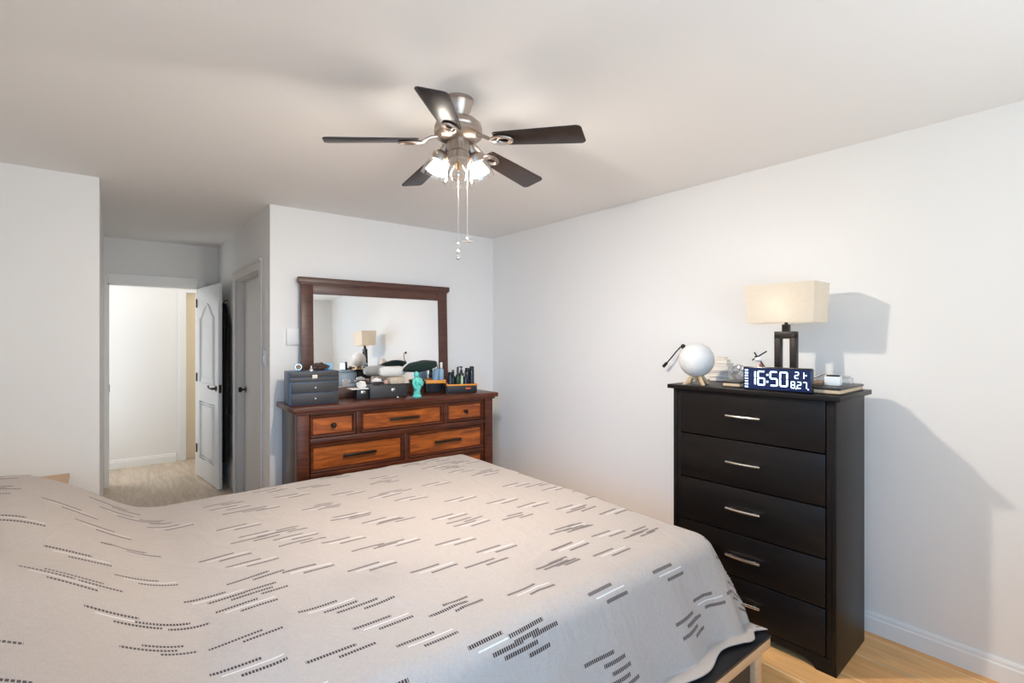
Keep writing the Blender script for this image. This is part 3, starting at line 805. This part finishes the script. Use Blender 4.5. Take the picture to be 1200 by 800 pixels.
# stack of little books behind the globe
stack = [(.115, .085, .022, 'cover_grey', 'grey'), (.120, .085, .024, 'cover_white', 'cream'), (.130, .09, .010, 'cover_grey', 'dark edged'), (.110, .08, .022, 'cover_white', 'pale'), (.105, .075, .016, 'cover_grey', 'greyish'), (.080, .06, .018, 'cover_white', 'white'), (.045, .04, .014, 'ivory', 'ivory')]
labels = ['grey book at the very bottom of the small stack behind the moon globe', 'thick cream book second from the bottom of the stack behind the moon globe', 'thin wide grey book third from the bottom of the stack by the moon globe',
          'cream book in the middle of the stack by the moon globe', 'grey book third from the top of the stack by the moon globe', 'small white booklet second from the top of the stack by the moon globe', 'tiny ivory box on top of the stack of little books']
z = zc
for (ly, lx, h, m, _), lb in zip(stack, labels):
    ly *= 1.05; lx *= .9; h *= 1.08
    last = lb.startswith('tiny')
    t_o = thing('small_box' if last else 'book', lb, 'box' if last else 'book', (2.778 + random.uniform(-.003, .003), 1.503 + random.uniform(-.006, .006), z), R(random.uniform(-6, 6)), None if last else 'little books stacked on the chest')
    if last: B().box(-lx / 2, lx / 2, -ly / 2, ly / 2, 0, h, .002).done('body', m, t_o); B().box(-lx / 2 - .001, lx / 2 + .001, -ly / 2 - .001, ly / 2 + .001, h * .6, h, .001).done('lid', m, t_o)
    else:
        cv = .0022
        B().box(-lx / 2, lx / 2, -ly / 2, ly / 2, 0, cv).box(-lx / 2, lx / 2, -ly / 2, ly / 2, h - cv, h).box(lx / 2 - cv, lx / 2, -ly / 2, ly / 2, 0, h).done('cover', m, t_o, smooth=0)
        B().box(-lx / 2 + .003, lx / 2 - cv, -ly / 2 + .003, ly / 2 - .003, cv, h - cv).done('pages', 'paper', t_o, smooth=0)
    z += h + .0004


def crumple(name, c, r, sc, m, label, cat, seed, zmin):
    t = bmesh.new(); bmesh.ops.create_icosphere(t, subdivisions=4, radius=1)
    for v in t.verts:
        n = noise.noise(v.co * 2.1 + Vector((seed, 0, 0))) * .35 + abs(noise.noise(v.co * 5 + Vector((0, seed, 0)))) * .25
        k = 1 + n; p = Vector((v.co.x * sc[0], v.co.y * sc[1], v.co.z * sc[2])) * r * k + Vector(c)
        p.z = max(p.z, zmin); v.co = p
    o = B()._add(t).done(name, m, smooth=20)
    return tag(o, label, cat)


crumple('plastic_bag', (2.60, 1.305, zc + .062), .042, (.8, 1, 1.0), 'plastic_bag', 'crumpled clear plastic bag on the notebook left of the clock', 'bag', 4, zc + .0315)


def notebook(label, x0, x1, y0, y1, rz, n):
    t_o = thing('notebook', label, 'notebook', ((x0 + x1) / 2, (y0 + y1) / 2, zc), rz, 'black notebooks under and beside the clock')
    hx, hy = (x1 - x0) / 2, (y1 - y0) / 2
    B().box(-hx, hx, -hy, hy, 0, .004, .001).box(-hx, hx, -hy, hy, .019, .030, .003).done('cover', 'notebook', t_o)
    B().box(-hx + .004, hx - .004, -hy + .004, hy - .004, .004, .019, .001).done('pages', 'tan_pages', t_o)
    return t_o


notebook('black notebook with tan page edges left of the clock', 2.452, 2.62, 1.235, 1.33, R(2), 0)
notebook('large black notebook with tan page edges right of the clock', 2.462, 2.80, .800, .985, R(2), 0)
zn = zc + .031
fg = thing('figurine', 'small white and red figurine with two crossed black sticks behind the clock', 'figurine', (2.575, 1.185, zc))
B().lathe([(0, 0), (.018, 0), (.018, .006), (.006, .012), (.006, .07), (.010, .09), (.008, .118), (0, .122)], 16).done('body', 'red', fg)
B().ball((-.004, .012, .140), .014, (1, 1.3, .9), 14).done('head', 'white_plastic', fg)
B().ball((-.004, .020, .152), .009, (1, 1.2, .8), 12).done('cap', 'black', fg)
B().tube([(0, .034, .175), (0, -.030, .085)], .0042, 8).done('stick', 'black', fg)
B().tube([(-.006, .042, .135), (.006, -.026, .182)], .0036, 8).done('stick', 'black', fg)

wb = thing('small_box', 'little white box with a black top strip on the large notebook', 'box', (2.60, .868, zn), R(8))
B().box(-.03, .03, -.030, .030, 0, .040, .002).done('body', 'white_plastic', wb)
B().box(-.012, .012, -.026, .026, .040, .047, .003).done('strip', 'black', wb)
B().box(-.022, .022, -.022, .022, 0, .032, .003).lathe([(.0, .032), (.016, .032), (.014, .04), (0, .041)], 16).done('jar', 'plastic_bag', loc=(2.69, .842, zn))
tag(bpy.data.objects['jar'], 'small clear plastic jar beside the white box on the notebook', 'jar')
pc = B().box(-.045, .045, -.045, .045, -.0012, .0012)
pco = pc.done('folded_card', 'paper', loc=(2.60, .945, zn + .030)); pco.rotation_euler = (R(-28), 0, R(4))
tag(pco, 'white card leaning at a slant between the clock and the white box', 'card')
B().box(-.02, .02, -.018, .018, 0, .022, .002).done('brown_carton', 'brown_card', loc=(2.555, .915, zn))
tag(bpy.data.objects['brown_carton'], 'tiny brown carton beside the right end of the clock', 'carton')

cb_ = thing('wall_cable', 'black cable with a plug hanging out of the right wall above the chest', 'cable', (XR, 1.86, 1.402))
B().lathe([(0, 0), (.016, 0), (.016, .006), (.010, .014), (.006, .02), (0, .02)], 16, Matrix.Rotation(-PI / 2, 4, 'Y')).done('grommet', 'black', cb_)
B().tube([(-.01, 0, 0), (-.03, .004, -.006), (-.045, .025, -.035), (-.055, .05, -.07), (-.06, .075, -.10), (-.06, .09, -.115)], .0045, 8).done('cord', 'black', cb_)
B().tube([(-.06, .086, -.110), (-.06, .098, -.122), (-.06, .112, -.136)], .010, 10).done('plug', 'black', cb_)

# ---------------------------------------------------------------- things on the dresser
zd = dz + .0008
jb = thing('jewelry_box', 'charcoal jewelry box with two small drawers on the dresser', 'jewelry box', (1.126, 3.705, zd), R(-4))
B().box(-.165, .165, -.088, .10, 0, .232, .004).done('shell', 'navy_shell', jb)
lid = B().box(-.162, .166, -.094, -.084, .192, .230, .002).box(-.162, .166, -.094, -.084, .160, .188, .002).done('lid_front', 'grey_leather', jb)
B().box(-.017, .017, -.099, -.092, .182, .208, .001).done('clasp', 'ivory', lid)
for z0, z1 in ((.082, .153), (.006, .076)):
    d = B().box(-.155, .164, -.094, -.084, z0, z1, .002).done('drawer', 'grey_leather', jb)
    B().ball((.004, -.099, (z0 + z1) / 2), .006, seg=12).done('knob', 'pearl', d)
zj = zd + .233
wt = thing('wrist_watch', 'round silver watch standing on the left of the jewelry box', 'watch', (1.035, 3.70, zj), R(-20))
B().lathe([(0, -.006), (.022, -.006), (.024, 0), (.022, .006), (0, .006)], 28, Matrix.Translation((0, 0, .028)) @ Matrix.Rotation(PI / 2, 4, 'X')).done('case', 'silver', wt)
B().lathe([(0, 0), (.018, 0), (.018, .001), (0, .001)], 24, Matrix.Translation((0, -.006, .028)) @ Matrix.Rotation(PI / 2, 4, 'X')).done('dial', 'brown_card', wt)
B().tube([(.0, .004 + .022 * math.sin(2 * PI * i / 20) + .02, .024 + .0235 * math.cos(2 * PI * i / 20)) for i in range(20)], .005, 6, closed=True).done('strap', 'brown_leather', wt)
B().lathe([(0, 0), (.017, 0), (.015, .008), (.005, .02), (.004, .036), (0, .038)], 16).done('ring_cone', 'silver', loc=(1.115, 3.675, zj))
tag(bpy.data.objects['ring_cone'], 'tiny silver ring cone beside the dark pouch on the jewelry box', 'ring holder')
crumple('leather_pouch', (1.185, 3.71, zj + .024), .034, (1.7, .9, .78), 'brown_leather', 'dark brown leather pouch lying on the jewelry box', 'pouch', 8, zj + .001)
lb_ = thing('gift_box', 'small light blue box on the back corner of the jewelry box', 'box', (1.258, 3.763, zj), R(-4))
B().box(-.03, .03, -.028, .028, 0, .046, .002).done('body', 'ltblue', lb_)
B().box(-.031, .031, -.029, .029, .030, .048, .002).done('lid', 'ltblue', lb_)

sb_ = thing('trinket_box', 'small black trinket box with a bright silver clasp on the dresser', 'box', (1.50, 3.735, zd), R(-3))
B().box(-.045, .045, -.05, .05, 0, .075, .004).done('body', 'black', sb_)
B().box(-.012, .020, -.054, -.049, .040, .064, .002).done('clasp', 'silver', sb_)
B().box(-.09, .045, -.065, .05, .0755, .082, .003).done('lid', 'cover_white', sb_)
lbx = thing('jewelry_case', 'long low charcoal jewelry case in the middle of the dresser top', 'jewelry case', (1.705, 3.725, zd), R(-5))
B().box(-.150, .150, -.075, .07, 0, .098, .004).done('body', 'grey_leather', lbx)
B().box(.018, .046, -.079, -.073, .045, .072, .002).done('clasp', 'silver', lbx)
zl = zd + .0985
B().lathe([(0, 0), (.03, .002), (.046, .02), (.05, .03), (.046, .03), (.03, .008), (0, .006)], 24).done('silver_dish', 'silver', loc=(1.62, 3.71, zl))
tag(bpy.data.objects['silver_dish'], 'small silver dish on the left end of the charcoal jewelry case', 'dish')
crumple('necklace_heap', (1.62, 3.71, zl + .035), .028, (1.3, 1.0, .7), 'pearl', 'heap of pale pearl jewelry in the small silver dish', 'jewelry', 15, zl + .010)
bpy.data.objects['necklace_heap']['kind'] = 'stuff'
crumple('shell_ornament', (1.50, 3.715, zd + .108), .030, (1.1, .8, .9), 'cover_white', 'white shell on the lid of the small black trinket box', 'shell', 21, zd + .0828)
B().ball((1.690, 3.69, zl + .020), .019, seg=16).done('bead', mat('pink_bead', (.62, .36, .30), .4))
tag(bpy.data.objects['bead'], 'pinkish round bead in front of the beige woven pouch', 'bead')
pw = B(); t = bmesh.new(); bmesh.ops.create_cube(t, size=1)
bmesh.ops.subdivide_edges(t, edges=t.edges[:], cuts=10, use_grid_fill=True)
for v in t.verts:
    p = v.co * 2; q = p.normalized() * max(abs(p.x), abs(p.y), abs(p.z)); p = p * .55 + q * .45
    v.co = Vector((p.x * .072, p.y * .045, .029 + p.z * .028 + (.004 * noise.noise(p * 2.5) if p.z > -.5 else 0)))
    v.co.z = max(0, v.co.z)
pwo = pw._add(t).done('woven_pouch', 'wicker', loc=(1.785, 3.715, zl)); tag(pwo, 'beige woven pouch on the right end of the jewelry case', 'pouch')
rw = B().tube([(-.105 + .21 * i / 12, 0, 0) for i in range(13)], .04, 20, radii=[.024, .034, .039] + [.041] * 7 + [.039, .034, .024])
rw.tube([(.106, .03 * k / 40 * math.cos(k * .5), .03 * k / 40 * math.sin(k * .5)) for k in range(40)], .003, 6)
rwo = rw.done('rolled_towel', 'towel', loc=(1.755, 3.715, zl + .102), rotz=R(-5)); tag(rwo, 'rolled white towel lying on the beige woven pouch', 'towel')
B().ball((1.74, 3.585, zd + .007), .007, seg=14).done('pearl_stud', 'pearl'); tag(bpy.data.objects['pearl_stud'], 'single tiny pearl lying at the front edge of the dresser', 'pearl')

# turquoise statuette
st = thing('statuette', 'turquoise glazed statuette standing on the dresser by the black organizer', 'statuette', (1.885, 3.545, zd), R(15))
B().lathe([(0, 0), (.034, 0), (.036, .008), (.030, .016), (.024, .030), (.028, .036), (.022, .044), (0, .046)], 28, sx=1.1).done('plinth', 'turq', st)
fgm = B()
fgm.tube([(0, 0, .042), (.006, 0, .07), (.012, 0, .10), (.006, 0, .13), (-.004, 0, .152), (-.010, -.004, .165)], .02, 16, radii=[.024, .027, .032, .034, .024, .012])
fgm.tube([(.030, -.004, .145), (.042, -.014, .112), (.020, -.034, .098), (-.012, -.034, .112)], .01, 10, radii=[.013, .012, .011, .009])
fgm.tube([(-.026, 0, .145), (-.042, -.006, .115), (-.036, -.012, .082), (-.020, -.022, .064)], .01, 10, radii=[.013, .012, .011, .009])
fgm.ball((-.014, -.008, .180), .022, (.9, 1, 1.15), 18)
fgm.done('figure', 'turq', st)
ht_ = B(); t = bmesh.new(); bmesh.ops.create_uvsphere(t, u_segments=40, v_segments=20, radius=1)
for v in t.verts:
    k = 1 + .12 * noise.noise(v.co * 1.6 + Vector((4, 0, 0)))
    zz = v.co.z * (.052 if v.co.z > 0 else .034)
    v.co = Vector((v.co.x * .140 * k, v.co.y * .090 * k, zz + .018 * v.co.x - .01 * noise.noise(v.co * 1.3)))
ho = ht_._add(t).done('beret', 'felt', loc=(1.945, 3.60, zd + .232), rotz=R(-10)); tag(ho, 'dark green felt beret slumped over the turquoise statuette', 'hat')
B().tube([(1.945, 3.60, zd + .27), (1.947, 3.60, zd + .282)], .004, 8, ).done('stalk', 'felt')
stk = bpy.data.objects['stalk']; stk.parent = ho; stk.matrix_parent_inverse = (Matrix.Translation((1.945, 3.60, zd + .232)) @ Matrix.Rotation(R(-10), 4, 'Z')).inverted()

# organizer with bottles: local x to the right, front at y=0
org = thing('desk_organizer', 'black two-tier organizer with orange rims at the right of the dresser', 'organizer', (2.335, 3.585, zd), R(-20))
ob = B()
ob.box(-.130, .130, 0, .006, 0, .060, .001).box(-.130, .130, .124, .130, 0, .060, .001).box(-.130, -.124, .006, .124, 0, .060, .001).box(.124, .130, .006, .124, 0, .060, .001).box(-.124, .124, .006, .124, 0, .040)
ob.done('lower_tray', 'black', org)
rim = B()
rim.box(-.133, .133, -.003, .010, .060, .074, .002).box(-.133, .133, .120, .133, .060, .074, .002).box(-.133, -.120, .010, .120, .060, .074, .002).box(.120, .133, .010, .120, .060, .074, .002)
rim.done('orange_rim', 'orange', org)
B().box(.030, .072, -.0048, -.002, .030, .044, .001).done('orange_plate', 'orange_red', org, smooth=0)
ub = B().box(-.300, -.138, .03, .15, .088, .10, .001).box(-.298, -.290, .03, .15, 0, .09, .001).box(-.298, -.142, .14, .15, 0, .09, .001)
ub.done('upper_tier', 'black', org)
B().box(-.303, -.135, .022, .032, .084, .112, .002).box(-.303, -.135, .144, .153, .10, .112, .002).box(-.303, -.295, .032, .144, .10, .112, .002).box(-.145, -.135, .032, .144, .10, .112, .002).done('orange_shelf_rim', 'orange', org)
B().prism([(-.01, 0), (.060, 0), (.055, .012), (0, .095), (-.01, .095)], -.004, .004, Matrix(((0, 0, 1, -.140), (-1, 0, 0, .035), (0, 1, 0, 0), (0, 0, 0, 1)))).done('sloped_side', 'black', org, smooth=0)
om = Matrix.Translation((2.335, 3.585, zd)) @ Matrix.Rotation(R(-20), 4, 'Z')


def bottle(kind, x, y, z, r, h, m, label, group, capm='gloss_black'):
    p = om @ Vector((x, y, z))
    o = thing('bottle', label, 'bottle', p, R(-20), group)
    hb_ = h * (.70 if kind != 'tube' else .80)
    if kind == 'tube':
        B().lathe([(0, 0), (r * .95, 0), (r, .004), (r, hb_ - .004), (r * .9, hb_), (0, hb_)], 20).done('body', m, o)
        B().lathe([(0, hb_), (r * .92, hb_), (r * .92, h - .002), (r * .85, h), (0, h)], 20).done('cap', capm, o)
    elif kind == 'pump':
        B().lathe([(0, 0), (r * .95, 0), (r, .004), (r, hb_ * .86), (r * .8, hb_ * .96), (r * .42, hb_), (0, hb_)], 22).done('body', m, o)
        B().lathe([(0, hb_), (r * .45, hb_), (r * .45, hb_ + (h - hb_) * .4), (r * .2, hb_ + (h - hb_) * .45), (r * .2, h * .94), (r * .5, h * .945), (r * .5, h), (0, h)], 16).box(-r * 1.05, r * .3, -.005, .005, h * .945, h * .995, .002).done('pump', capm, o)
    else:
        B().lathe([(0, 0), (r * .95, 0), (r, .004), (r, hb_ * .78), (r * .85, hb_ * .88), (r * .38, hb_ * .97), (r * .38, hb_), (0, hb_)], 22).done('body', m, o)
        B().lathe([(0, hb_), (r * .48, hb_), (r * .48, h - .003), (r * .4, h), (0, h)], 16).done('cap', capm, o)
    return o


gp = 'toiletry bottles on the black organizer'
zt = .0405
bottle('neck', -.212, .088, .1005, .026, .155, 'blue_bottle', 'pale blue bottle with white cap, the left one of the pair on the upper tier', gp, 'white_plastic')
bottle('neck', -.163, .088, .1005, .022, .158, 'blue_bottle', 'pale blue bottle with white cap, the right one of the pair beside the mirror frame', gp, 'white_plastic')
bottle('tube', -.096, .034, zt, .021, .135, 'navy_bottle', 'short black bottle, leftmost in the lower tray of the organizer', gp)
bottle('neck', -.062, .080, zt, .023, .152, 'navy_bottle', 'black bottle second from the left in the lower tray', gp)
bottle('neck', -.030, .036, zt, .020, .178, 'dkgreen_glass', 'slim dark green bottle with long neck in the lower tray', gp)
bottle('tube', .003, .022, zt, .012, .105, 'palegreen', 'short pale green tube standing among the dark bottles', gp, 'palegreen')
bottle('pump', .012, .088, zt, .024, .180, 'navy_bottle', 'black pump bottle in the middle of the dark bottles', gp)
bottle('neck', .038, .036, zt, .019, .145, 'navy_bottle', 'shorter slim black bottle just right of the pump bottle', gp)
bottle('tube', .066, .088, zt, .022, .165, 'navy_bottle', 'black bottle second from the right in the lower tray', gp)
bottle('tube', .094, .040, zt, .021, .182, 'navy_bottle', 'tall black bottle, rightmost in the lower tray of the organizer', gp)
